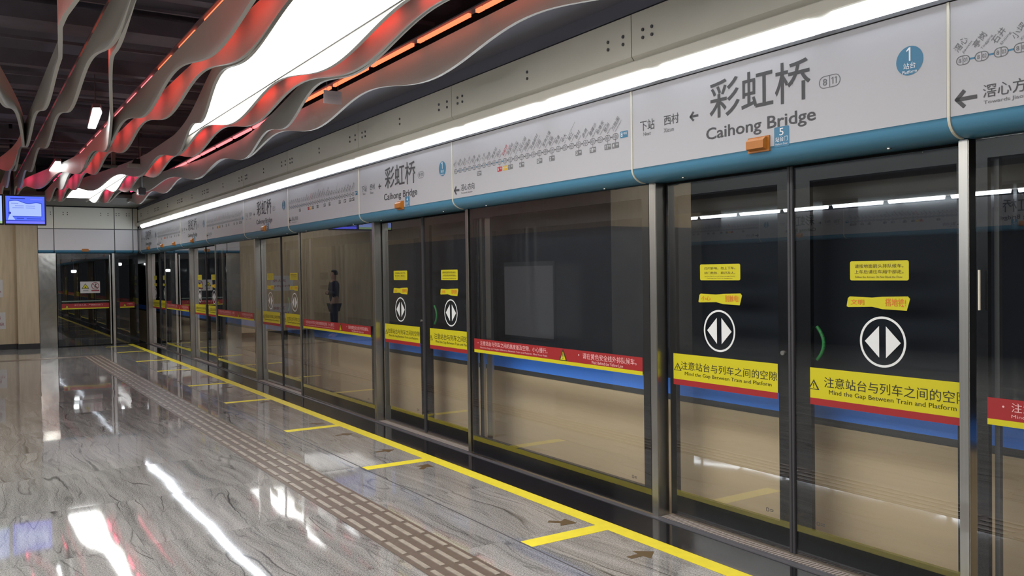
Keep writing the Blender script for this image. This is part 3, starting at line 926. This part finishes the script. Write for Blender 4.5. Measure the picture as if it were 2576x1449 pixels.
# tactile paving: brown strip with rows of raised bars, turning left at the far end
t = thing('tactile_strip', 'brown tactile guide strip with raised bars running along the platform', 'tactile paving', (0, 0, 0))
bm_ = MB().box(2.095, 2.455, -6, 20.0, 0.0, 0.003, M['tactile'])
bm_.box(-4.0, 2.095, 19.70, 20.0, 0.0, 0.003, M['tactile'])
bm_.obj('base_plate', t)
bars = MB()
def rbar(x0, x1, y0, y1):
    bars.box(x0, x1, y0, y1, 0.003, 0.0075, M['tactile_bar'], 0.0)
for j in range(86):
    y = -6 + 0.30 * j
    for q in range(4):
        x = 2.140 + 0.090 * q
        rbar(x - 0.0155, x + 0.0155, y + 0.022, y + 0.278)
o = bars.obj('raised_bars', t)
o['kind'] = 'stuff'

# ================================================================== CEILING BAFFLES
def zb(y): return 3.245 + 0.07 * math.cos(2 * PI * (y - 7.35) / 2.64)
def cosx(m, a): return lambda y: m - a * math.cos(2 * PI * (y - 5.0) / 15.0)
def baffle(fx, label, y0=-4.0, y1=20.8, cut=None):
    th = 0.014; n = int((y1 - y0) / 0.11)
    b = MB(); vs = []; fs = []
    for i in range(n + 1):
        y = y0 + (y1 - y0) * i / n; x = fx(y); z = zb(y)
        vs += [(x - th, y, z), (x + th, y, z), (x + th, y, 3.45), (x - th, y, 3.45)]
    for i in range(n):
        a, c = 4 * i, 4 * (i + 1)
        for q in range(4): fs.append((a + q, a + (q + 1) % 4, c + (q + 1) % 4, c + q))
    fs += [(0, 3, 2, 1), (4 * n, 4 * n + 1, 4 * n + 2, 4 * n + 3)]
    b.add(vs, fs, M['board'])
    o = b.obj('ceiling_baffle')
    return tag(o, label, 'ceiling baffle', 'wavy ceiling baffles')
K = lambda c: (lambda y: c)
baffle(cosx(0.34, 0.33), 'leftmost wavy grey ceiling baffle, bowing away at the left edge')
def stepped(y):
    pts = [(5.40, 0.60), (5.69, 0.552), (5.90, 0.54), (7.33, 0.668), (7.5, 0.67)]
    if y <= pts[0][0]: return pts[0][1]
    for (a, p), (b_, q) in zip(pts, pts[1:]):
        if y <= b_: return p + (q - p) * (y - a) / (b_ - a)
    return 0.67
baffle(stepped, 'second wavy grey ceiling baffle from the left, hanging straight')
baffle(K(0.87), 'third wavy grey ceiling baffle from the left, with orange tubes behind it')
baffle(cosx(1.21, 0.34), 'narrow curving ceiling baffle beside the white batten lamp')
baffle(K(1.50), 'broad grey ceiling baffle right of the long gap of dark ceiling')
baffle(K(1.70), 'bright red-lit wavy ceiling baffle in the middle of the ceiling')
baffle(cosx(2.03, 0.33), 'curving ceiling baffle along the left border of the luminous panel')
baffle(K(2.335), 'wavy ceiling baffle along the right border of the luminous panel')
baffle(K(2.53), 'red-lit wavy ceiling baffle just right of the luminous panel')
baffle(cosx(2.87, 0.33), 'curving ceiling baffle second from the right')
baffle(K(3.17), 'rightmost wavy ceiling baffle, nearest the beige fascia')

# luminous panel between two baffles
def lum(label, y0, y1, mirror=None, wide=0.0):
    fx = cosx(2.03, 0.33)
    r = thing('luminous_panel', label, 'ceiling light', (0, (y0 + y1) / 2, 3.33), 'luminous ceiling panels')
    yc = (y0 + y1) / 2
    n = int((y1 - y0) / 0.15); vs = []; fs = []; ft = MB()
    for i in range(n + 1):
        y = y0 + (y1 - y0) * i / n
        xl = min(fx(y) + 0.03, 2.30) - wide; xr = 2.318
        if mirror is not None: xl, xr = mirror - xr, mirror - xl
        vs += [(xl, y - yc, 0), (xr, y - yc, 0)]
    for i in range(n): fs.append((2 * i, 2 * i + 1, 2 * i + 3, 2 * i + 2))
    MB().add(vs, fs, M['panel']).obj('light_film', r)
    MB().add([(x, y, 0.03) for x, y, z in vs], fs, M['drop']).obj('backing_tray', r)
    xe = 2.318 if mirror is None else mirror - 2.318
    MB().box(xe - 0.010, xe, y0 - yc, y1 - yc, -0.010, -0.001, M['ink_pale']).obj('edge_trim', r)
    return r
lum('large white luminous ceiling panel in the near ceiling', -3.0, 11.2)
lum('small white luminous ceiling panel far off by the end wall', 14.2, 20.1)
lum('added white luminous ceiling panel over the far platform edge, out of view', -3.0, 6.0, mirror=-3.2, wide=0.4)  # unseen panel added to light the opposite header

# glowing sheets added out of view on the left to brighten the platform
r = thing('added_fill_ceiling', 'added glowing fill sheets over the platform, left of the view', 'ceiling light', (0, 0, 3.33))
for y0, y1, x0, x1 in ((-7.0, 10.3, -3.8, -1.2), (10.4, 19.0, -3.8, -2.75), (20.8, 22.7, -1.6, 0.38)):
    MB().quad((x0, y0, 0), (x1, y0, 0), (x1, y1, 0), (x0, y1, 0), M['fill_film' if y0 < 20 else 'fill_film_end']).obj('light_film', r)
    MB().quad((x0, y0, 0.03), (x1, y0, 0.03), (x1, y1, 0.03), (x0, y1, 0.03), M['drop']).obj('backing_tray', r)
# red LED lines
def led_line(x, z, label, y0=-2.0, y1=20.3, strong=False, links=False):
    r = thing('led_line', label, 'LED light', (x, 0, z), 'red LED lines above the baffles')
    n = int((y1 - y0) / 0.905)
    for j in range(n):
        y = y0 + 0.905 * j
        q_ = '_strong' if strong else ''; m = M['led_a' + q_] if y < 8.3 else (M['led_b' + q_] if y < 14.5 else M['led_c' + q_])
        MB().box(-0.013, 0.013, y, y + (0.70 if links else 0.58), -0.012, 0.012, m).obj('tube', r)
        if links: MB().box(-0.014, 0.014, y + 0.715, y + 0.80, -0.012, 0.012, m).obj('connector', r)
    MB().box(-0.035, 0.035, y0, y1, 0.016, 0.026, M['duct']).obj('rail', r)
    return r
off = (5.26 - (-2.0)) % 0.905
led_line(0.10, 3.42, 'red LED line hidden behind the leftmost baffle', -2.0 + off, strong=True)
led_line(0.955, 3.60, 'dashed red LED line over the third baffle from the left', -2.0 + off)
led_line(0.915, 3.43, 'red LED line tucked behind the third baffle from the left', -2.0 + off, strong=True)
led_line(1.605, 3.58, 'dashed orange LED line along the broad grey baffle', -2.0 + off)
led_line(1.550, 3.43, 'red LED line tucked between the broad grey and the red-lit baffle', -2.0 + off, strong=True)
led_line(2.44, 3.40, 'red LED line behind the right border of the luminous panel', -2.0 + off, strong=True)
led_line(3.06, 3.46, 'dashed orange and pink LED line nearest the beige fascia', -2.0 + off, links=True)

# batten lamps
def batten(q, z, label):
    r = thing('batten_lamp', label, 'ceiling light', (0, 0, 0), 'white batten lamps')
    MB().prism_z(q, z, z + 0.015, M['batten']).obj('diffuser', r)
    cx = sum(p[0] for p in q) / len(q); cy = sum(p[1] for p in q) / len(q)
    MB().prism_z([(cx + (x - cx) * 1.12, cy + (y - cy) * 1.02) for x, y in q], z + 0.016, z + 0.06, M['dark_metal']).obj('housing', r)
    MB().tube((cx, cy, z + 0.06), (cx, cy, 4.3), 0.006, M['dark_metal'], 6).obj('hanger', r)
batten([(1.196, 9.888), (1.256, 9.855), (1.300, 10.085), (1.369, 11.182), (1.287, 11.168)][::-1], 3.40, 'nearer white batten lamp hanging among the dark ducts')
batten([(1.236, 14.641), (1.300, 14.661), (1.343, 15.016), (1.342, 16.832), (1.254, 16.765)][::-1], 3.40, 'farther white batten lamp in front of a red baffle, above the screens')

# ================================================================== HANGING THINGS
# twin display
d = thing('display_screen', 'double-sided blue information screen hanging at the left edge', 'screen', (0.95, 17.0, 2.83))
MB().box(-0.315, 0.320, 0.0, 0.07, -0.262, 0.262, M['plastic_black'], 0.006).obj('casing', d)
f = Flat(onY(-0.001))
f.rect(-0.290, 0.295, -0.236, 0.236, M['screen_blue'])
f.rect(-0.290, 0.295, -0.232, -0.190, M['screen_bar'], 2)
f.rect(-0.290, 0.295, -0.190, -0.178, M['screen_dark'], 2)
def cloud(du, dv, m, L):
    pts = [(-0.235 + du, -0.105 - dv), (0.245 - du, -0.105 - dv)]
    for i in range(21):
        tt = i / 20; u = 0.245 - du - tt * (0.48 - 2 * du)
        pts.append((u, 0.100 + 0.05 * tt + 0.016 * math.sin(tt * 9.5 + 0.5) + dv))
    f.poly(pts, m, L)
cloud(-0.012, 0.014, M['screen_edge'], 2); cloud(0.0, 0.0, M['screen_pale'], 3)
f.rect(-0.21, -0.10, 0.108, 0.117, M['screen_text'], 4)
for z_ in (0.065, 0.030):
    f.rect(-0.19 + (0.04 if z_ > 0.05 else 0), -0.02, z_, z_ + 0.011, M['screen_text'], 4); f.rect(0.01, 0.15, z_, z_ + 0.011, M['screen_text'], 4)
f.rect(-0.22, 0.0, 0.185, 0.205, M['screen_dark'], 4); f.rect(0.08, 0.26, 0.178, 0.190, M['screen_bar'], 4)
f.poly([(-0.262, -0.172), (-0.150, -0.172), (-0.205, -0.09), (-0.235, -0.09)], M['screen_pale'], 5)
f.disc(-0.232, -0.055, 0.022, M['screen_dark'], 5, 14)
f.rect(-0.13, -0.02, -0.150, -0.138, M['screen_dark'], 4); f.rect(0.02, 0.24, -0.155, -0.143, M['screen_dark'], 4)
f.obj('picture', d)
MB().box(-0.21, -0.16, 0.02, 0.06, 0.26, 1.47, M['plastic_black']).obj('hanging_pole', d)
d2 = thing('display_screen', 'pale information screen cut off by the left edge of the photo', 'screen', (0.305, 17.0, 2.83))
MB().box(-0.315, 0.325, 0.0, 0.07, -0.262, 0.262, M['plastic_black'], 0.006).obj('casing', d2)
f = Flat(onY(-0.001))
f.rect(-0.29, 0.300, -0.195, 0.236, M['screen_pale']); f.rect(-0.29, 0.300, -0.236, -0.195, M['screen_green'])
for z_ in (0.03, -0.01, -0.06, -0.09, -0.13): f.rect(-0.25, 0.25, z_, z_ + 0.006, M['screen_text'], 2)
f.obj('picture', d2)

# small hanging notice under the curving baffle
r = thing('hanging_notice', 'small pale notice card hanging below the curving right-hand baffle', 'notice', (2.6585, 6.88, 3.10))
MB().box(-0.079, 0.079, -0.002, 0.002, -0.025, 0.085, M['card']).obj('card', r)
f = Flat(onY(-0.0025)); f.text('临时照明', -0.045, 0.045, 0.035, 0.055, M['ink_pale']); f.text('LIGHTING', -0.045, 0.045, 0.010, 0.023, M['ink_pale']); f.obj('lettering', r)
MB().box(-0.05, -0.047, -0.001, 0.001, 0.085, 0.16, M['dark_metal']).box(0.047, 0.050, -0.001, 0.001, 0.085, 0.16, M['dark_metal']).obj('hanger', r)

# camera, antenna and speaker on drop rods near the end
r = thing('security_camera', 'black security camera on a drop rod near the far right baffles', 'camera', (2.66, 16.0, 3.16))
MB().box(-0.06, 0.06, -0.10, 0.10, -0.09, 0.03, M['plastic_black'], 0.012).obj('camera_body', r)
MB().tube((0, 0, 0.03), (0, 0, 1.15), 0.028, M['drop'], 10).obj('drop_rod', r)
MB().tube((-0.075, -0.105, -0.06), (-0.075, -0.105, 0.0), 0.008, M['decal_white'], 8).obj('status_light', r)
r = thing('ceiling_antenna', 'flat grey disc unit hanging on a thin cable by the far light panel', 'ceiling unit', (2.27, 13.9, 3.31))
MB().box(-0.15, 0.15, -0.06, 0.06, -0.02, 0.035, M['board'], 0.01).obj('housing', r)
MB().prism_y([(-0.09, 0.035), (0.09, 0.035), (0.05, 0.11), (-0.05, 0.11)], -0.05, 0.05, M['plastic_black']).obj('bracket', r)
MB().tube((0.02, 0, 0.11), (0.02, 0, 1.0), 0.006, M['plastic_black'], 6).obj('cable', r)
r = thing('speaker_bracket', 'grey square post with a base plate hanging left of the disc unit', 'ceiling unit', (2.03, 14.6, 3.39))
MB().box(-0.028, 0.028, -0.028, 0.028, 0.0, 0.9, M['drop']).obj('square_post', r)
MB().box(-0.15, 0.05, -0.08, 0.08, -0.03, 0.0, M['drop'], 0.004).obj('base_plate', r)

# ================================================================== END WALL SCREEN
XS = [1.515, 1.853, 3.167, 3.581, 3.70]
WHICH = ['narrow left', 'wide middle', 'right', 'narrow corner']
for i in range(4):
    x0, x1 = XS[i] + 0.010, XS[i + 1] - 0.010; cx = (x0 + x1) / 2; hw = (x1 - x0) / 2
    r = thing('end_header_panel', '%s blank white header panel with blue rail on the end wall' % WHICH[i], 'wall panel', (cx, YEND, 0), 'blank header panels of the end wall')
    MB().box(-hw, hw, 0.0, 0.018, 2.31, 2.808, M['end_white']).obj('panel_face', r)
    pr = [(y, z) for y, z in rail_outline()]
    MB().prism_x([(y, z + 0.012) for y, z in pr], -hw, hw, M['blue_rail']).obj('blue_rail', r)
    if i == 1:
        b = MB().box(-0.072, 0.072, -0.03, 0.0, 2.275, 2.345, M['orange'], 0.006); o = b.obj('indicator_lamp', r); o.location = (2.515 - cx, 0, 0)
    r = thing('end_fascia_panel', '%s white bolted upper panel on the end wall' % WHICH[i], 'wall panel', (cx, YEND, 0), 'upper panels of the end wall')
    MB().box(-hw, hw, 0.0, 0.018, 2.828, 3.335, M['end_cream']).obj('panel_face', r)
    bx = {0: [-0.09 + 0.2], 1: [-0.43 + -0.02, -0.36, 0.36, 0.52], 2: [-0.16, -0.10, 0.07, 0.13], 3: []}[i]
    for x in bx:
        for z in (3.205, 3.155):
            o = bpy.data.objects.new('bolt', BOLT); COL.objects.link(o); o.parent = r; o.location = (x, 0, z); o.rotation_euler = (0, 0, PI / 2)
struct(MB().box(1.515, 3.70, YEND + 0.02, YEND + 0.2, 2.30, 3.34, M['dark_metal']).obj('wall_end_back'))
o = MB().box(1.520, 1.882, YEND, YEND + 0.06, 0.0, 2.235, M['steel_wavy']).obj('steel_panel')
tag(o, 'polished steel wall panel between the beige pilaster and the end door', 'wall panel')
def end_glass(r, hw, gx0, gx1, band):
    fr = MB()
    fr.box(-hw, gx0, 0.006, 0.04, 0.02, 2.23, M['black_frit']); fr.box(gx1, hw, 0.006, 0.04, 0.02, 2.23, M['black_frit'])
    fr.box(gx0, gx1, 0.006, 0.04, 0.02, 0.20, M['black_frit']); fr.box(gx0, gx1, 0.006, 0.04, 2.10, 2.23, M['black_frit'])
    fr.obj('pane_frame', r)
    MB().quad((-hw, 0, 0.02), (hw, 0, 0.02), (hw, 0, 2.23), (-hw, 0, 2.23), M['glass']).obj('glass_pane', r)
    f = Flat(onY(-0.001))
    f.rect(band[0], band[1], 0.925, 1.035, M['decal_red']); f.rect(band[0], band[1], 0.898, 0.925, M['decal_orange'] if False else M['decal_yellow'])
    warn_tri(f, band[0] + 0.11, 0.935, 0.085, 0.075, M['decal_yellow'], M['decal_black'], M['decal_black'])
    if band[1] - band[0] > 0.6:
        f.text('非工作人员，严禁越过此门', band[0] + 0.27, band[0] + 0.88, 0.975, 1.012, M['decal_pink'])
    else:
        f.text('严禁越过', band[0] + 0.17, band[1] - 0.04, 0.975, 1.005, M['decal_pink'])
    f.obj('warning_band', r)
r = thing('end_door', 'dark glass staff door with push bar in the end wall', 'door', (2.475, YEND + 0.02, 0))
end_glass(r, 0.575, -0.50, 0.545, (-0.49, 0.535))
MB().tube((-0.49, -0.03, 1.085), (0.535, -0.03, 1.085), 0.016, M['push_bar'], 10).obj('push_bar', r)
f = Flat(onY(-0.003))
f.rrect(-0.085, 0.345, 1.275, 1.555, 0.01, M['paper'])
f.tri(0.025, 1.385, 0.165, 0.125, M['decal_black'], 2); f.tri(0.025, 1.397, 0.122, 0.094, M['decal_yellow'], 3); f.disc(0.025, 1.418, 0.016, M['decal_black'], 4, 12)
f.rect(-0.025, 0.090, 1.325, 1.345, M['ink_pale'], 2)
f.ring(0.240, 1.450, 0.072, 0.086, M['ink_red'], 4); f.bar((0.180, 1.502), (0.298, 1.397), 0.014, M['ink_red'], 4)
f.disc(0.255, 1.487, 0.015, M['decal_black'], 3, 12); f.bar((0.245, 1.475), (0.232, 1.430), 0.024, M['decal_black'], 3); f.bar((0.235, 1.435), (0.275, 1.395), 0.013, M['decal_black'], 3); f.bar((0.230, 1.430), (0.235, 1.395), 0.012, M['decal_black'], 3)
f.rect(0.155, 0.328, 1.318, 1.352, M['ink_red'], 2)
f.obj('warning_sign', r)
MB().tube((0.575, -0.012, 1.157), (0.575, 0.01, 1.157), 0.014, M['steel'], 12).obj('lock', r)
MB().box(0.560, 0.585, -0.03, -0.005, 0.03, 2.2, M['steel']).obj('pull_rail', r)
r = thing('end_glass_pane', 'narrow dark glass pane right of the staff door, in the corner', 'glass pane', (3.42, YEND + 0.02, 0))
end_glass(r, 0.265, -0.17, 0.205, (-0.165, 0.165))
o = MB().box(3.095, 3.150, YEND - 0.01, YEND + 0.07, 0, 2.235, M['steel'], 0.004).obj('door_post')
tag(o, 'steel post between the staff door and the corner pane on the end wall', 'post')
# lamps in the tunnel past the end wall
for x, z, lb in ((2.62, 1.83, 'left'), (3.78, 2.02, 'right')):
    r = thing('tunnel_lamp', '%s small bright lamp seen through the end wall glass' % lb, 'lamp', (x, 26.5, z), 'tunnel lamps behind the end doors')
    MB().box(-0.06, 0.06, -0.02, 0.04, -0.035, 0.035, M['batten'], 0.01).obj('lens', r)
    MB().box(-0.08, 0.08, 0.04, 0.08, -0.05, 0.05, M['plastic_black']).obj('housing', r)
    MB().tube((0, 0.06, 0.05), (0, 0.06, 4.4 - z), 0.01, M['plastic_black'], 6).obj('hanger', r)
# paper notices on the beige wall
for zc, h_, x1_, l1, l2, lb in ((1.425, 0.41, 0.80, 'NOTICE', 'Fire Hydrant', 'upper'), (0.675, 0.39, 0.84, 'FIRE EXTINGUIS', 'EXTINGUISHER', 'lower')):
    r = thing('paper_notice', '%s white paper notice on the beige wall at the left edge' % lb, 'notice', (x1_, 23.098, zc), 'paper notices on the beige wall')
    MB().box(-0.62, 0.0, -0.004, 0.001, -h_ / 2, h_ / 2, M['paper']).obj('sheet', r)
    f = Flat(onY(-0.005))
    f.text('消火栓' if lb == 'upper' else '灭火器箱', -0.42, -0.06 if lb == 'upper' else -0.10, 0.03, 0.11, M['ink_red'])
    f.text(l2, -0.52, -0.03, -0.115, -0.045, M['ink_red'])
    f.obj('lettering', r)

# ================================================================== SEEN IN THE GLASS: opposite platform edge, map board, waiting person
for i, yc in enumerate([2.68, 7.24, 11.80, 16.36]):
    for kind, src, dy, nm in (('name', name_roots[0], 0.0, 'Caihong Bridge'), ('map', map_roots[0], 2.28, 'line-map')):
        c = copy_tree(src)
        c.location = (-6.9, yc + dy, 0); c.rotation_euler = (0, 0, PI)
        tag(c, '%s %s header panel across the platform, mirrored in the glass' % (['first', 'second', 'third', 'fourth'][i], nm), 'sign panel', 'header panels across the platform')
b = MB().prism_y([(-6.9, 3.302), (-6.9, 3.03), (-6.87, 2.98), (-6.85, 2.93), (-6.85, 2.90), (-7.1, 2.90), (-7.1, 3.302)], -4, 23.0, M['fascia'])
struct(b.obj('trim_6'))
st2 = thing('cove_light', 'row of white tubes along the opposite platform edge, mirrored in the glass', 'light', (-6.9, 0, 2.86))
for kk in range(-4, 16):
    o = bpy.data.objects.new('tube', tubeM); COL.objects.link(o); o.parent = st2; o.location = (0, 3.1 + 1.22 * kk, 0); o.rotation_euler = (0, 0, PI)
r = thing('map_board', 'large pale map board on the stair core, mirrored in the glass', 'notice board', (-0.99, 12.95, 1.115))
MB().box(-0.01, 0.02, -0.82, 0.82, -0.71, 0.71, M['steel'], 0.004).obj('board_frame', r)
MB().box(0.018, 0.026, -0.79, 0.79, -0.66, 0.63, M['map_paper']).obj('map_sheet', r)

def person():
    r = thing('person', 'person in dark clothes with arms folded, mirrored in the far glass', 'person', (-0.35, 21.0, 0))
    def skin_mesh(name, verts, edges, m, lv=2):
        me = bpy.data.meshes.new(name)
        me.from_pydata([v[:3] for v in verts], edges, [])
        ob = bpy.data.objects.new(name, me); COL.objects.link(ob)
        sk = ob.modifiers.new('skin', 'SKIN'); sb = ob.modifiers.new('sub', 'SUBSURF'); sb.levels = lv; sb.render_levels = lv
        for i, v in enumerate(verts): me.skin_vertices[0].data[i].radius = (v[3], v[3])
        me.skin_vertices[0].data[0].use_root = True
        dg = bpy.context.evaluated_depsgraph_get()
        nm = bpy.data.meshes.new_from_object(ob.evaluated_get(dg))
        bpy.data.objects.remove(ob)
        nm.name = name; nm.materials.clear(); nm.materials.append(m)
        for p in nm.polygons: p.use_smooth = True
        o2 = bpy.data.objects.new(name, nm); COL.objects.link(o2); o2.parent = r
        return o2
    V = [(0, 0, 0.95, .115), (0, 0, 1.12, .115), (0, 0, 1.30, .14), (0, 0, 1.43, .10), (0, 0, 1.50, .05), (0.01, 0, 1.58, .075), (0.015, 0, 1.66, .085), (0.01, 0, 1.72, .06),
         (0, .075, .82, .085), (0.01, .09, .50, .06), (0, .11, .09, .042), (.13, .13, .045, .035),
         (0, -.075, .82, .085), (0.01, -.09, .50, .06), (0, -.11, .09, .042), (.13, -.13, .045, .035),
         (0, .19, 1.40, .055), (.04, .25, 1.15, .045), (.19, .06, 1.16, .036), (.20, -.05, 1.17, .03),
         (0, -.19, 1.40, .055), (.04, -.25, 1.15, .045), (.18, -.06, 1.20, .036), (.19, .05, 1.21, .03)]
    Ed = [(0, 1), (1, 2), (2, 3), (3, 4), (4, 5), (5, 6), (6, 7), (0, 8), (8, 9), (9, 10), (10, 11), (0, 12), (12, 13), (13, 14), (14, 15), (3, 16), (16, 17), (17, 18), (18, 19), (3, 20), (20, 21), (21, 22), (22, 23)]
    skin_mesh('body', V, Ed, M['skin'])
    V2 = [(v[0], v[1], v[2], v[3] * 1.10) for v in V]
    keep = [0, 1, 2, 3, 16, 17, 18, 20, 21, 22]
    mp = {k_: i_ for i_, k_ in enumerate(keep)}
    V2[0] = (0, 0, 0.88, 0.135); skin_mesh('jacket', [V2[k_] for k_ in keep], [(mp[a], mp[b_]) for a, b_ in Ed if a in mp and b_ in mp], M['navy'])
    keep = [0, 8, 9, 10, 12, 13, 14]; mp = {k_: i_ for i_, k_ in enumerate(keep)}
    skin_mesh('trousers', [V2[k_] for k_ in keep], [(mp[a], mp[b_]) for a, b_ in Ed if a in mp and b_ in mp], M['navy'])
    hb = MB(); n1, n2 = 8, 16; vs = []; fs = []
    for i in range(n1 + 1):
        ph = (PI * 0.62) * i / n1
        for j in range(n2):
            th = 2 * PI * j / n2
            fr_ = 0.018 if math.cos(th) > 0.3 and i > 4 else 0.0
            vs.append((-0.012 + (0.098 - fr_ * 2.2) * math.sin(ph) * math.cos(th), 0.088 * math.sin(ph) * math.sin(th), 1.668 + 0.105 * math.cos(ph)))
    for i in range(n1):
        for j in range(n2): fs.append((i * n2 + j, i * n2 + (j + 1) % n2, (i + 1) * n2 + (j + 1) % n2, (i + 1) * n2 + j))
    hb.add(vs, fs, M['hair'], True); hb.obj('hair', r)
person()
